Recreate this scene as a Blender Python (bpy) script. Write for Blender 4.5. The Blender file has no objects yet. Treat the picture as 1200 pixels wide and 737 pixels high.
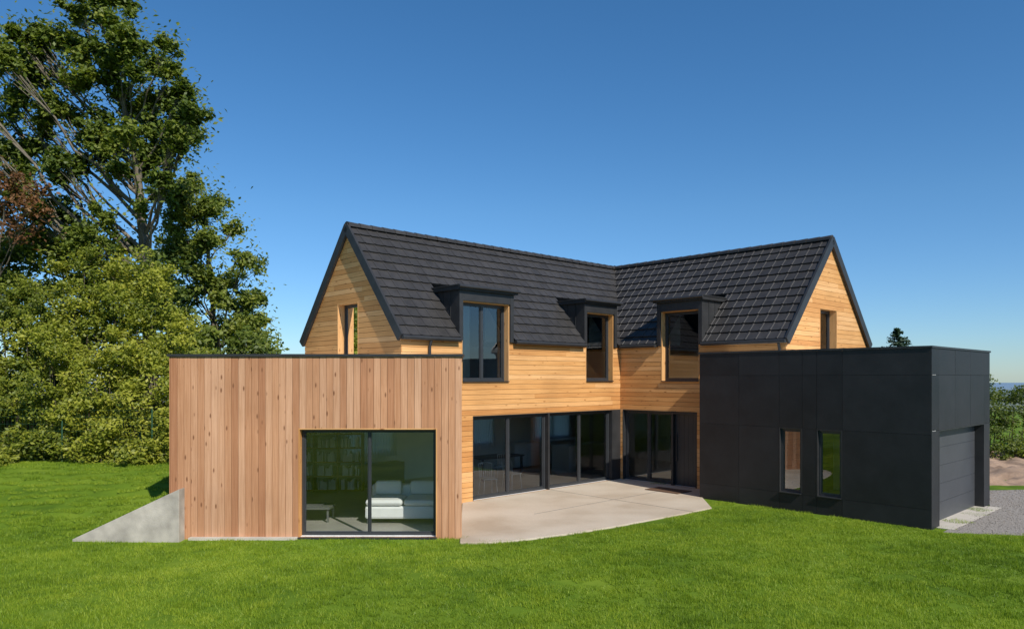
import bpy, bmesh, math, random
import numpy as np
from mathutils import Vector, noise, Matrix
random.seed(7); rng=np.random.default_rng(11)
scene=bpy.context.scene
H=3.2; FP=850.0; HY=443.0
def w3(px,y,D): return Vector(((px-600)/FP*D, D, H-(y-HY)/FP*D))
def wg(px,y,z=0.0):
    D=(H-z)*FP/(y-HY); return Vector(((px-600)/FP*D,D,z))
def link(o):
    scene.collection.objects.link(o); return o
def empty(name,loc):
    e=bpy.data.objects.new(name,None); e.location=loc; e.empty_display_size=.5; link(e); return e
def parent(o,p):
    o.parent=p; o.matrix_parent_inverse=Matrix.Translation(-Vector(p.location))
# ------------------------------------------------------------------ materials
def mat(name):
    m=bpy.data.materials.new(name); m.use_nodes=True
    nt=m.node_tree; return m,nt,nt.nodes,nt.links,nt.nodes['Principled BSDF']
def ramp(n,stops):
    r=n.new('ShaderNodeValToRGB'); e=r.color_ramp.elements
    while len(e)>1: e.remove(e[-1])
    e[0].position=stops[0][0]; e[0].color=(*stops[0][1],1)
    for p,c in stops[1:]:
        x=e.new(p); x.color=(*c,1)
    return r
def simple(name,col,rough=.6,metal=0,nscale=8,var=.15,bump=.0,bscale=60,spec=.5):
    m,nt,n,l,b=mat(name)
    tc=n.new('ShaderNodeTexCoord'); no=n.new('ShaderNodeTexNoise'); no.inputs['Scale'].default_value=nscale; no.inputs['Detail'].default_value=6
    l.new(tc.outputs['Object'],no.inputs['Vector'])
    lo=tuple(c*(1-var) for c in col); hi=tuple(min(1,c*(1+var)) for c in col)
    r=ramp(n,[(.3,lo),(.7,hi)]); l.new(no.outputs['Fac'],r.inputs[0]); l.new(r.outputs[0],b.inputs['Base Color'])
    b.inputs['Roughness'].default_value=rough; b.inputs['Metallic'].default_value=metal
    b.inputs['Specular IOR Level'].default_value=spec
    if bump:
        n2=n.new('ShaderNodeTexNoise'); n2.inputs['Scale'].default_value=bscale; n2.inputs['Detail'].default_value=8
        l.new(tc.outputs['Object'],n2.inputs['Vector'])
        bp=n.new('ShaderNodeBump'); bp.inputs['Strength'].default_value=bump; bp.inputs['Distance'].default_value=.02
        l.new(n2.outputs['Fac'],bp.inputs['Height']); l.new(bp.outputs[0],b.inputs['Normal'])
    return m
def wood(name,lo,mid,hi,knot,weather=.3):
    m,nt,n,l,b=mat(name)
    a=n.new('ShaderNodeAttribute'); a.attribute_name='tc'
    rn=n.new('ShaderNodeAttribute'); rn.attribute_name='rnd'
    r=ramp(n,[(0,lo),(.5,mid),(1,hi)]); l.new(rn.outputs['Fac'],r.inputs[0])
    mp=n.new('ShaderNodeMapping'); mp.inputs['Scale'].default_value=(1.4,38,1); l.new(a.outputs['Vector'],mp.inputs[0])
    g=n.new('ShaderNodeTexNoise'); g.inputs['Scale'].default_value=1; g.inputs['Detail'].default_value=5; g.inputs['Distortion'].default_value=.6
    l.new(mp.outputs[0],g.inputs['Vector'])
    gr=ramp(n,[(.3,(.76,.68,.60)),(.65,(1.0,1.0,1.0))]); l.new(g.outputs['Fac'],gr.inputs[0])
    mx=n.new('ShaderNodeMix'); mx.data_type='RGBA'; mx.blend_type='MULTIPLY'; mx.inputs[0].default_value=.85
    l.new(r.outputs[0],mx.inputs[6]); l.new(gr.outputs[0],mx.inputs[7])
    mk=n.new('ShaderNodeMapping'); mk.inputs['Scale'].default_value=(2.6,7.5,1); l.new(a.outputs['Vector'],mk.inputs[0])
    v=n.new('ShaderNodeTexVoronoi'); v.inputs['Scale'].default_value=1; l.new(mk.outputs[0],v.inputs['Vector'])
    kr=ramp(n,[(.07,(1,1,1)),(.17,(0,0,0))]); l.new(v.outputs['Distance'],kr.inputs[0])
    m2=n.new('ShaderNodeMix'); m2.data_type='RGBA'; l.new(kr.outputs[0],m2.inputs[0]); l.new(mx.outputs[2],m2.inputs[6]); m2.inputs[7].default_value=(*knot,1)
    tcn=n.new('ShaderNodeTexCoord'); w=n.new('ShaderNodeTexNoise'); w.inputs['Scale'].default_value=.7; w.inputs['Detail'].default_value=4
    l.new(tcn.outputs['Object'],w.inputs['Vector'])
    wr=ramp(n,[(.35,(1-weather,1-weather,1-weather)),(.65,(1.05,1.05,1.05))]); l.new(w.outputs['Fac'],wr.inputs[0])
    m3=n.new('ShaderNodeMix'); m3.data_type='RGBA'; m3.blend_type='MULTIPLY'; m3.inputs[0].default_value=1
    l.new(m2.outputs[2],m3.inputs[6]); l.new(wr.outputs[0],m3.inputs[7]); l.new(m3.outputs[2],b.inputs['Base Color'])
    b.inputs['Roughness'].default_value=.65; b.inputs['Specular IOR Level'].default_value=.25
    bp=n.new('ShaderNodeBump'); bp.inputs['Strength'].default_value=.25; bp.inputs['Distance'].default_value=.004
    l.new(g.outputs['Fac'],bp.inputs['Height']); l.new(bp.outputs[0],b.inputs['Normal'])
    return m
M_WV=wood('larch_vertical',(.44,.205,.105),(.56,.29,.158),(.65,.375,.23),(.22,.095,.045),.12)
M_WH=wood('larch_horizontal',(.58,.275,.092),(.70,.37,.135),(.79,.46,.205),(.36,.155,.05),.12)
M_ZINC=simple('dark_zinc',(.030,.030,.031),.45,0,3,.2,spec=.4)
M_FRAME=simple('anthracite_aluminium',(.035,.038,.042),.35,0,3,.1)
M_MEMB=simple('black_membrane',(.012,.011,.010),.9)
M_PLAST=simple('white_plaster',(.72,.70,.66),.8,0,2,.04)
M_CEIL=simple('ceiling_plaster',(.8,.79,.76),.8,0,2,.03)
def panelmat():
    m,nt,n,l,b=mat('black_fibre_cement')
    tc=n.new('ShaderNodeTexCoord'); a=n.new('ShaderNodeAttribute'); a.attribute_name='rnd'
    no=n.new('ShaderNodeTexNoise'); no.inputs['Scale'].default_value=1.6; no.inputs['Detail'].default_value=10; no.inputs['Roughness'].default_value=.7
    l.new(tc.outputs['Object'],no.inputs['Vector'])
    ad=n.new('ShaderNodeMath'); ad.operation='MULTIPLY_ADD'; ad.inputs[1].default_value=.3; l.new(a.outputs['Fac'],ad.inputs[0]); l.new(no.outputs['Fac'],ad.inputs[2])
    r=ramp(n,[(.35,(.010,.010,.011)),(.95,(.028,.028,.031))]); l.new(ad.outputs[0],r.inputs[0]); l.new(r.outputs[0],b.inputs['Base Color'])
    rr=n.new('ShaderNodeMapRange'); rr.inputs[3].default_value=.40; rr.inputs[4].default_value=.62; l.new(no.outputs['Fac'],rr.inputs[0]); l.new(rr.outputs[0],b.inputs['Roughness'])
    b.inputs['Specular IOR Level'].default_value=.35
    return m
M_PANEL=panelmat()
def tilemat():
    m,nt,n,l,b=mat('dark_roof_tile')
    tc=n.new('ShaderNodeTexCoord'); a=n.new('ShaderNodeAttribute'); a.attribute_name='rnd'
    no=n.new('ShaderNodeTexNoise'); no.inputs['Scale'].default_value=5; no.inputs['Detail'].default_value=8; l.new(tc.outputs['Object'],no.inputs['Vector'])
    ad=n.new('ShaderNodeMath'); ad.operation='MULTIPLY_ADD'; ad.inputs[1].default_value=.3; l.new(a.outputs['Fac'],ad.inputs[0]); l.new(no.outputs['Fac'],ad.inputs[2])
    r=ramp(n,[(.3,(.027,.025,.024)),(.95,(.051,.047,.045))]); l.new(ad.outputs[0],r.inputs[0]); l.new(r.outputs[0],b.inputs['Base Color'])
    b.inputs['Roughness'].default_value=.5; b.inputs['Specular IOR Level'].default_value=.42
    n2=n.new('ShaderNodeTexNoise'); n2.inputs['Scale'].default_value=90; l.new(tc.outputs['Object'],n2.inputs['Vector'])
    bp=n.new('ShaderNodeBump'); bp.inputs['Strength'].default_value=.2; bp.inputs['Distance'].default_value=.01
    l.new(n2.outputs['Fac'],bp.inputs['Height']); l.new(bp.outputs[0],b.inputs['Normal'])
    return m
M_TILE=tilemat()
def glassmat():
    m,nt,n,l,b=mat('window_glass'); n.remove(b); out=n['Material Output']
    t=n.new('ShaderNodeBsdfTransparent'); t.inputs[0].default_value=(.90,.93,.92,1)
    g=n.new('ShaderNodeBsdfGlossy'); g.inputs['Roughness'].default_value=.0; g.inputs[0].default_value=(.95,.97,1,1)
    f=n.new('ShaderNodeFresnel'); f.inputs[0].default_value=2.1
    mx=n.new('ShaderNodeMixShader'); l.new(f.outputs[0],mx.inputs[0]); l.new(t.outputs[0],mx.inputs[1]); l.new(g.outputs[0],mx.inputs[2]); l.new(mx.outputs[0],out.inputs[0])
    return m
M_GLASS=glassmat()
def sheer():
    m,nt,n,l,b=mat('sheer_curtain'); out=n['Material Output']; b.inputs['Base Color'].default_value=(.7,.7,.68,1); b.inputs['Roughness'].default_value=.9
    t=n.new('ShaderNodeBsdfTranslucent'); t.inputs[0].default_value=(.75,.75,.73,1)
    mx=n.new('ShaderNodeMixShader'); mx.inputs[0].default_value=.5; l.new(b.outputs[0],mx.inputs[1]); l.new(t.outputs[0],mx.inputs[2]); l.new(mx.outputs[0],out.inputs[0]); return m
M_SHEER=sheer()
M_CONC=simple('pale_concrete',(.50,.45,.38),.85,0,2.2,.13,.25,70)
M_WALLC=simple('retaining_concrete',(.41,.37,.315),.85,0,3,.28,.3,50)
M_FLOOR=simple('interior_floor_tile',(.40,.37,.33),.35,0,2,.1)
M_FAB=simple('white_fabric',(.82,.81,.78),.9,0,6,.04,.15,120)
M_WPL=simple('white_plastic',(.8,.8,.8),.35,0,2,.02)
M_DGREY=simple('grey_furniture',(.12,.12,.12),.5,0,2,.1)
M_OAK=simple('oak_furniture',(.30,.18,.09),.5,0,5,.2)
M_MAT=simple('coir_mat',(.12,.065,.035),.95,0,40,.3,.5,200)
M_BARK=simple('bark',(.10,.08,.055),.9,0,6,.4,.6,25)
M_BARKL=simple('pale_bark',(.15,.125,.09),.9,0,6,.35,.6,25)
M_FENCE=simple('green_wire',(.02,.07,.035),.5)
def leafmat(name,stops,tr=.35):
    m,nt,n,l,b=mat(name); out=n['Material Output']
    a=n.new('ShaderNodeAttribute'); a.attribute_name='rnd'
    r=ramp(n,stops); l.new(a.outputs['Fac'],r.inputs[0]); l.new(r.outputs[0],b.inputs['Base Color']); b.inputs['Roughness'].default_value=.5; b.inputs['Specular IOR Level'].default_value=.3
    t=n.new('ShaderNodeBsdfTranslucent'); 
    mu=n.new('ShaderNodeMix'); mu.data_type='RGBA'; mu.blend_type='MULTIPLY'; mu.inputs[0].default_value=1; mu.inputs[7].default_value=(1.5,1.6,.6,1)
    l.new(r.outputs[0],mu.inputs[6]); l.new(mu.outputs[2],t.inputs[0])
    mx=n.new('ShaderNodeMixShader'); mx.inputs[0].default_value=tr; l.new(b.outputs[0],mx.inputs[1]); l.new(t.outputs[0],mx.inputs[2]); l.new(mx.outputs[0],out.inputs[0])
    return m
M_LEAF=leafmat('tree_leaf',[(0,(.035,.062,.010)),(.5,(.11,.15,.024)),(.9,(.20,.235,.035)),(1,(.27,.28,.05))])
M_SHRUB=leafmat('shrub_leaf',[(0,(.045,.07,.010)),(.4,(.14,.175,.020)),(.8,(.29,.305,.034)),(1,(.38,.37,.05))])
M_RED=leafmat('copper_leaf',[(0,(.08,.045,.018)),(.6,(.20,.09,.04)),(1,(.28,.16,.06))])
M_CONI=leafmat('conifer_needle',[(0,(.012,.035,.016)),(1,(.05,.09,.04))],.1)
def blademat():
    m=leafmat('grass_blade',[(0,(.085,.150,.010)),(.5,(.20,.295,.018)),(1,(.33,.40,.04))],.3)
    nt=m.node_tree;n=nt.nodes;l=nt.links
    a=[x for x in n if x.type=='ATTRIBUTE'][0];r=[x for x in n if x.type=='VALTORGB'][0]
    g=n.new('ShaderNodeNewGeometry');acc=None
    for sc,am in ((.3,1.5),(1.5,1.1),(6,.6)):
        no=n.new('ShaderNodeTexNoise');no.inputs['Scale'].default_value=sc;no.inputs['Detail'].default_value=3;l.new(g.outputs['Position'],no.inputs['Vector'])
        mm=n.new('ShaderNodeMath');mm.operation='MULTIPLY_ADD';mm.inputs[1].default_value=am;l.new(no.outputs['Fac'],mm.inputs[0])
        if acc is None: mm.inputs[2].default_value=-1.55
        else: l.new(acc,mm.inputs[2])
        acc=mm.outputs[0]
    m2=n.new('ShaderNodeMath');m2.operation='MULTIPLY_ADD';m2.inputs[1].default_value=.7
    l.new(a.outputs['Fac'],m2.inputs[0]);l.new(acc,m2.inputs[2]);
    m3=n.new('ShaderNodeMath');m3.operation='ADD';m3.inputs[1].default_value=.12;m3.use_clamp=True;l.new(m2.outputs[0],m3.inputs[0]);l.new(m3.outputs[0],r.inputs[0])
    return m
M_BLADE=blademat()
# ------------------------------------------------------------------ mesh builder
class MB:
    def __init__(s): s.v=[];s.f=[];s.r=[];s.t=[]
    def poly8(s,P,r=None,tc=None):
        b=len(s.v); s.v+= [tuple(p) for p in P]
        r=random.random() if r is None else r
        s.f+=[(b,b+3,b+2,b+1),(b+4,b+5,b+6,b+7),(b,b+1,b+5,b+4),(b+1,b+2,b+6,b+5),(b+2,b+3,b+7,b+6),(b+3,b,b+4,b+7)]
        s.r+=[r]*6
        s.t+= tc if tc else [(0,0,0)]*8
    def face(s,P,r=0):
        b=len(s.v); s.v+=[tuple(p) for p in P]; s.f.append(tuple(range(b,b+len(P)))); s.r.append(r); s.t+=[(0,0,0)]*len(P)
    def tube(s,pts,rad,sides=7,r=.5,cap=True):
        b=len(s.v); n=len(pts)
        for i,p in enumerate(pts):
            p=Vector(p)
            d=(Vector(pts[min(i+1,n-1)])-Vector(pts[max(i-1,0)])).normalized()
            x=d.cross(Vector((0.31,.95,.1))).normalized(); y=d.cross(x)
            for k in range(sides):
                a=2*math.pi*k/sides
                s.v.append(tuple(p+(x*math.cos(a)+y*math.sin(a))*rad[i])); s.t.append((0,0,0))
        for i in range(n-1):
            for k in range(sides):
                k2=(k+1)%sides
                s.f.append((b+i*sides+k,b+i*sides+k2,b+(i+1)*sides+k2,b+(i+1)*sides+k)); s.r.append(r)
        if cap:
            s.f.append(tuple(b+k for k in range(sides))); s.r.append(r)
            s.f.append(tuple(b+(n-1)*sides+k for k in range(sides))[::-1]); s.r.append(r)
    def obj(s,name,m,par=None,smooth=False,recalc=True,bis=None,bevel=0):
        me=bpy.data.meshes.new(name); me.from_pydata(s.v,[],s.f)
        a=me.attributes.new('rnd','FLOAT','FACE'); a.data.foreach_set('value',s.r)
        a=me.attributes.new('tc','FLOAT_VECTOR','POINT'); a.data.foreach_set('vector',np.array(s.t,dtype=np.float32).ravel())
        if recalc or bis:
            bm=bmesh.new(); bm.from_mesh(me)
            if bis:
                for co,no in bis:
                    bmesh.ops.bisect_plane(bm,geom=bm.verts[:]+bm.edges[:]+bm.faces[:],plane_co=co,plane_no=no,clear_outer=True)
            bmesh.ops.recalc_face_normals(bm,faces=bm.faces); bm.to_mesh(me); bm.free()
        if smooth: me.polygons.foreach_set('use_smooth',[True]*len(me.polygons))
        me.materials.append(m); o=bpy.data.objects.new(name,me); link(o)
        if par: parent(o,par)
        if bevel:
            bv=o.modifiers.new('bevel','BEVEL'); bv.width=bevel; bv.segments=2; bv.limit_method='ANGLE'
        return o
Z=Vector((0,0,1))
class FR:
    def __init__(s,O,A,N): s.O=Vector((O[0],O[1],0));s.A=Vector((A[0],A[1],0)).normalized();s.N=Vector((N[0],N[1],0)).normalized()
    def p(s,a,n,z): return s.O+s.A*a+s.N*n+Z*z
    def box(s,mb,a0,a1,n0,n1,z0,z1,r=None,mode=None,a0t=None,a1t=None):
        a0t=a0 if a0t is None else a0t; a1t=a1 if a1t is None else a1t
        L=[(a0,n0,z0),(a1,n0,z0),(a1,n1,z0),(a0,n1,z0),(a0t,n0,z1),(a1t,n0,z1),(a1t,n1,z1),(a0t,n1,z1)]
        r=random.random() if r is None else r
        tc=None
        if mode=='h': tc=[(a,z+n,r*60) for a,n,z in L]
        elif mode=='v': tc=[(z,a+n,r*60) for a,n,z in L]
        mb.poly8([s.p(*q) for q in L],r,tc)
def subtract(iv,a,b):
    out=[]
    for x,y in iv:
        if b<=x or a>=y: out.append((x,y)); continue
        if a>x: out.append((x,a))
        if b<y: out.append((b,y))
    return [q for q in out if q[1]-q[0]>.004]
def hsh(*k): return random.Random(str(k)).random()
def clad_h(mb,fr,a0,a1,z0,z1,ops,bw=.132,key=0,clip=None):
    rows=int(math.ceil((z1-z0)/bw))
    for k in range(rows):
        zb=z0+k*bw; zt=min(z1,zb+bw)
        cuts=sorted({zb,zt}|{q for o in ops for q in (o[2],o[3]) if zb<q<zt})
        joints=[a0-3+hsh(key,k)*3.9+m*3.9 for m in range(8)]
        for c0,c1 in zip(cuts[:-1],cuts[1:]):
            top=c1-.008 if c1==zt else c1
            if top-c0<.003: continue
            zm=(c0+c1)/2; A0,A1=a0,a1
            iv=[(A0,A1)]
            for o in ops:
                if o[2]<zm<o[3]: iv=subtract(iv,o[0],o[1])
            for x,y in iv:
                js=[x]+[j for j in joints if x+.05<j<y-.05]+[y]
                for p,q in zip(js[:-1],js[1:]):
                    r=hsh(key,k,round((p+q)/9)); off=(hsh(k,p,3)-.5)*.004
                    e=.0015
                    if clip:
                        b0=clip(c0); b1=clip(top)
                        pb,qb=max(p,b0[0]),min(q,b0[1]); pt,qt=max(p,b1[0]),min(q,b1[1])
                        if qb-pb<.01: continue
                        if qt<pt: pt=qt=(pt+qt)/2
                        fr.box(mb,pb,qb,-.024,off,c0,top,r,'h',pt,qt)
                    else: fr.box(mb,p+e,q-e,-.024,off,c0,top,r,'h')
def clad_v(mb,fr,a0,a1,z0,z1,ops,bw=.135,key=0):
    n=int(math.ceil((a1-a0)/bw))
    for k in range(n):
        ab=a0+k*bw; at=min(a1,ab+bw)
        cuts=sorted({ab,at}|{q for o in ops for q in (o[0],o[1]) if ab<q<at})
        for c0,c1 in zip(cuts[:-1],cuts[1:]):
            top=c1-.007 if c1==at else c1
            if top-c0<.004: continue
            am=(c0+c1)/2; iv=[(z0,z1)]
            for o in ops:
                if o[0]<am<o[1]: iv=subtract(iv,o[2],o[3])
            for x,y in iv:
                fr.box(mb,c0,top,-.024,(hsh(key,k)-.5)*.006,x,y,hsh(key,k,1),'v')
def shell(mbs,fr,a0,a1,z0,z1,ops,layers=((-.05,-.026),(-.3,-.052)),clip=None):
    zs=sorted({z0,z1}|{q for o in ops for q in (o[2],o[3]) if z0<q<z1})
    if clip: zs=sorted(set(zs)|{z for z in np.arange(z0,z1,.4)}|{4.27} if z0<4.27 else set(zs))
    for c0,c1 in zip(zs[:-1],zs[1:]):
        iv=[(a0,a1)]; zm=(c0+c1)/2
        for o in ops:
            if o[2]<zm<o[3]: iv=subtract(iv,o[0],o[1])
        for x,y in iv:
            for mb,(n0,n1) in zip(mbs,layers):
                if clip:
                    b0=clip(c0);b1=clip(c1)
                    pb,qb=max(x,b0[0]),min(y,b0[1]);pt,qt=max(x,b1[0]),min(y,b1[1])
                    if qb-pb<.01: continue
                    if qt<pt: pt=qt=(pt+qt)/2
                    fr.box(mb,pb,qb,n0,n1,c0,c1,0,None,pt,qt)
                else: fr.box(mb,x,y,n0,n1,c0,c1,0)
FRM=MB();GLS=MB();REVH=MB();REVZ=MB()
def window(fr,a0,a1,z0,z1,inset=.2,splits=(),fw=.055,rev='w',sill=True,sash=True,top=True,mul=.55,s=.03):
    rm=REVH if rev=='w' else REVZ; t=.022
    fr.box(rm,a0,a0+t,-inset-.08,.004,z0,z1,None,'v'); fr.box(rm,a1-t,a1,-inset-.08,.004,z0,z1,None,'v')
    if top: fr.box(rm,a0+t,a1-t,-inset-.08,.002,z1-t,z1,None,'h')
    if sill: fr.box(REVZ,a0+t,a1-t,-inset-.08,.05,z0,z0+t)
    A0,A1,Z0,Z1=a0+t+.001,a1-t-.001,z0+(t if sill else 0)+.001,z1-(t if top else 0)-.001
    n0,n1=-inset-.075,-inset
    fr.box(FRM,A0,A0+fw,n0,n1,Z0,Z1);fr.box(FRM,A1-fw,A1,n0,n1,Z0,Z1)
    fr.box(FRM,A0+fw,A1-fw,n0,n1,Z0,Z0+fw);fr.box(FRM,A0+fw,A1-fw,n0,n1,Z1-fw,Z1)
    hm=fw*mul
    for i,sp in enumerate(splits):
        fr.box(FRM,sp-hm,sp+hm,n0+.004,n1-.004,Z0+fw,Z1-fw)
    ed=[A0+fw]+list(splits)+[A1-fw]
    for i,(x,y) in enumerate(zip(ed[:-1],ed[1:])):
        xx=x+(hm if i>0 else 0); yy=y-(hm if i<len(ed)-2 else 0)
        if sash:
            m0,m1=n0+.015,n1-.018
            fr.box(FRM,xx,xx+s,m0,m1,Z0+fw,Z1-fw);fr.box(FRM,yy-s,yy,m0,m1,Z0+fw,Z1-fw)
            fr.box(FRM,xx+s,yy-s,m0,m1,Z0+fw,Z0+fw+s);fr.box(FRM,xx+s,yy-s,m0,m1,Z1-fw-s,Z1-fw)
        n=(n0+n1)/2-.012*(i%2)
        GLS.face([fr.p(xx,n,Z0+fw),fr.p(yy,n,Z0+fw),fr.p(yy,n+random.uniform(-.002,.002),Z1-fw),fr.p(xx,n,Z1-fw)])
# ------------------------------------------------------------------ layout
ang=math.radians(43.2); dR=Vector((math.cos(ang),math.sin(ang),0)); dL=Vector((-math.sin(ang),math.cos(ang),0))
C=Vector((3.42,22.90,0))
def uv(u,v,z=0): return C+dR*u+dL*v+Z*z
EV=4.27;RZ=7.15;HV=2.4;HU=2.7; UL=-8.3; VR=-5.45
house=empty('timber_house',C)
WD=MB();WDV=MB();MEM=MB();PLA=MB();ZN=MB();CL=MB();FL=MB()
W1=FR(C,dR,-dL);W2=FR(C,-dL,-dR)
GL=FR(C+dR*UL,dL,-dR);GR=FR(C+dL*VR,dR,-dL)
BK=FR(uv(0,4.8),dR,dL);RS=FR(uv(5.4,0),-dL,dR)
d1=(-6.45,-4.80,3.1,5.18); d2=(-1.66,-.36,3.1,5.18); d3=(1.55,2.86,3.1,5.18)
g1=(-6.08,-.40,.03,2.22)
w1ops=[d1,d2,g1,(-8.4,-6.50,-.1,3.2)]
clad_h(WD,W1,UL,-.002,.0,EV,w1ops,key='w1'); shell((MEM,PLA),W1,UL+.3,0,.0,EV,w1ops)
g2=(.10,2.78,.03,2.22)
w2ops=[d3,g2]
clad_h(WD,W2,.0,-VR,.0,EV,w2ops,key='w2'); shell((MEM,PLA),W2,-.3,-VR-.3,.0,EV,w2ops)
def gclip(hw):
    def f(z):
        if z<=EV: return (-1,99)
        k=(z-EV)/(RZ-EV)*hw; return (k,2*hw-k)
    return f
lw=(1.93,2.97,3.5,5.17)
clad_h(WD,GL,.0,4.8,3.3,RZ-.02,[lw],key='gl',clip=gclip(HV)); shell((MEM,PLA),GL,.026,4.77,3.3,RZ-.05,[lw],clip=gclip(HV))
rw=(2.02,3.14,3.45,5.17)
clad_h(WD,GR,.0,5.4,0,RZ-.02,[rw],key='gr',clip=gclip(HU)); shell((MEM,PLA),GR,.026,5.37,0,RZ-.05,[rw],clip=gclip(HU))
bko=[(-3.4,-1.3,.9,2.15),(-7.2,-5.4,.9,2.15),(.6,2.6,.95,2.15)]  # rear windows, added partly to bring bounce light into the rooms
clad_h(WD,BK,UL,5.4,0,EV,bko,key='bk'); shell((MEM,PLA),BK,UL+.026,5.37,0,EV,bko)
clad_h(WD,RS,-4.8,-VR,0,EV,[],key='rs'); shell((MEM,PLA),RS,-4.5,-VR-.3,0,EV,[])
SH=MB()
def sheet(fr,a0,a1,n,z0,z1,w=.05):
    k=int((a1-a0)/w)
    for i in range(k):
        p,q=a0+i*w,a0+(i+1)*w
        SH.face([fr.p(p,n-.02*(i%2),z0),fr.p(q,n-.02*((i+1)%2),z0),fr.p(q,n-.02*((i+1)%2),z1),fr.p(p,n-.02*(i%2),z1)])
for o in bko:
    window(BK,*o,.15,((o[0]+o[1])/2,)); sheet(BK,o[0]-.05,o[1]+.05,-.33,.8,2.3)  # rear sheers added for a soft indoor glow that hides the greenery
sheet(W1,-6.3,-5.85,-.36,3.0,5.1,.035)
SH.obj('curtains',M_SHEER,house,recalc=False)
window(GL,*lw,.2); window(GR,*rw,.2)
window(W1,-6.08,-3.26,.03,2.22,.12,(-4.72,),.06,'z',sill=False)
window(W1,-3.24,-.40,.03,2.22,.12,(-1.80,),.06,'z',sill=False)
W1.box(ZN,-3.26,-3.24,-.2,.006,.03,2.22)
W1.box(ZN,-6.08,-.40,-.22,.05,.005,.028)
W1.box(ZN,-.398,-.004,-.05,.008,.0,2.22)
window(W2,.10,1.92,.03,2.22,.12,(1.0,),.06,'z',sill=False)
W2.box(ZN,.10,2.78,-.22,.05,.005,.028)
W2.box(ZN,1.921,1.97,-.2,.003,.03,2.2); W2.box(ZN,2.73,2.779,-.2,.003,.03,2.2); W2.box(ZN,1.97,2.73,-.2,.003,2.14,2.2)
DOOR=MB()
for i in range(5): W2.box(DOOR,1.972+i*.1515,1.972+(i+1)*.1515-.006,-.17,-.12,.035,2.135)
W2.box(DOOR,1.98,2.72,-.168,-.13,.04,2.13)
W2.box(DOOR,2.02,2.045,-.118,-.07,.75,1.55)
DOOR.obj('front_door',M_FRAME,house)
# dormers
def dormer(fr,a0,a1,key):
    t=.12; zt=5.44; sl=(RZ-EV)/HV if fr is W1 else (RZ-EV)/HU
    vb=(zt-EV)/sl
    for x0,x1 in ((a0-t,a0),(a1,a1+t)):
        P=[fr.p(x0,.06,4.16),fr.p(x1,.06,4.16),fr.p(x1,-.10,4.16),fr.p(x0,-.10,4.16),
           fr.p(x0,.06,zt),fr.p(x1,.06,zt),fr.p(x1,-vb-.12,zt),fr.p(x0,-vb-.12,zt)]
        ZN.poly8(P,.5)
    for x in (a0-t-.012,a1+t):
        for vv in (.3,.62):
            fr.box(ZN,x,x+.012,-vv-.006,-vv+.006,EV+vv*sl,zt)
    fr.box(ZN,a0,a1,-.25,.055,5.182,zt)
    fr.box(ZN,a0-t-.08,a1+t+.08,-vb-.22,.15,zt+.002,zt+.10)
    fr.box(ZN,a0-t-.10,a1+t+.10,-vb-.28,.17,zt+.102,zt+.13)
    ZN.tube([fr.p(a0-t-.11,.19,zt+.08),fr.p(a1+t+.11,.19,zt+.08)],[.04,.04],8)
    window(fr,a0,a1,3.1,5.18,.17,((a0+a1)/2,) if a1-a0>1.5 else (),.055)
    fr.box(PLA,a0-.03,a0-.003,-1.0,-.27,4.2,5.4,0); fr.box(PLA,a1+.003,a1+.03,-1.0,-.27,4.2,5.4,0)
dormer(W1,d1[0],d1[1],1);dormer(W1,d2[0],d2[1],2);dormer(W2,d3[0],d3[1],3)
# ------------------------------------------------------------------ roof
def slope(name,O,A,U,run,L,holes,bis,ov=.10):
    rise=RZ-EV; S=math.hypot(run,rise); D=(U*run+Z*rise)/S; N=(Z*run-U*rise)/S
    O=Vector(O)+Z*EV-D*ov; S2=S+ov
    def P(a,t,n): return O+A*a+D*t+N*n
    T=MB();K=MB();rows=12;st=S2/rows;w=.30
    for i in range(rows):
        t0=i*st; t1=min(S2,t0+st+.05); iv=[(0,L)]
        for h in holes:
            if t0<h[2]: iv=subtract(iv,h[0],h[1])
        for x,y in iv:
            K.poly8([P(x,t0,-.10),P(y,t0,-.10),P(y,t0+st,-.10),P(x,t0+st,-.10),P(x,t0,.0),P(y,t0,.0),P(y,t0+st,.0),P(x,t0+st,.0)])
            k=int(x//w)
            while k*w<y:
                c0=max(x,k*w);c1=min(y,k*w+w-.004);k+=1
                if c1-c0<.03: continue
                dz=random.uniform(-.0025,.0025); h0=.070+dz;h1=.026
                rb=.014; pr=[(c0,0),(max(c0,c1-.06),0),(max(c0,c1-.05),rb),(c1-.008,rb),(c1,0.004)]
                b=len(T.v);r=random.random()
                low=[P(a,t0,h0+q) for a,q in pr]; hi=[P(a,t1,h1+q) for a,q in pr]
                lb=[P(c0,t0,.002),P(c1,t0,.002)]
                for q in low+hi+lb: T.v.append(tuple(q));T.t.append((0,0,0))
                n=len(pr)
                for j in range(n-1): T.f.append((b+j,b+j+1,b+n+j+1,b+n+j));T.r.append(r)
                T.f.append((b+2*n,b+2*n+1)+tuple(b+j for j in range(n-1,-1,-1)));T.r.append(r)
    T.obj(name+'_tiles',M_TILE,house,recalc=False,bis=bis)
    K.obj(name+'_deck',M_MEMB,house,bis=bis)
    return P,S2
vn=(dL*HU-dR*HV).normalized()
def th(z,run): return (z-EV)/(RZ-EV)*math.hypot(run,RZ-EV)+.10
e=.06; L1=14.2
hl=[(d1[0]-.12-UL+e,d1[1]+.12-UL+e,th(5.45,HV)),(d2[0]-.12-UL+e,d2[1]+.12-UL+e,th(5.45,HV))]
P1,S1=slope('left_roof',uv(UL-e,0),dR,dL,HV,L1,hl,[(C,-vn)])
P1b,_=slope('left_roof_back',uv(UL-e,4.8),dR,-dL,HV,L1,[],[(C,-vn)])
L2=-VR+5+e
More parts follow.
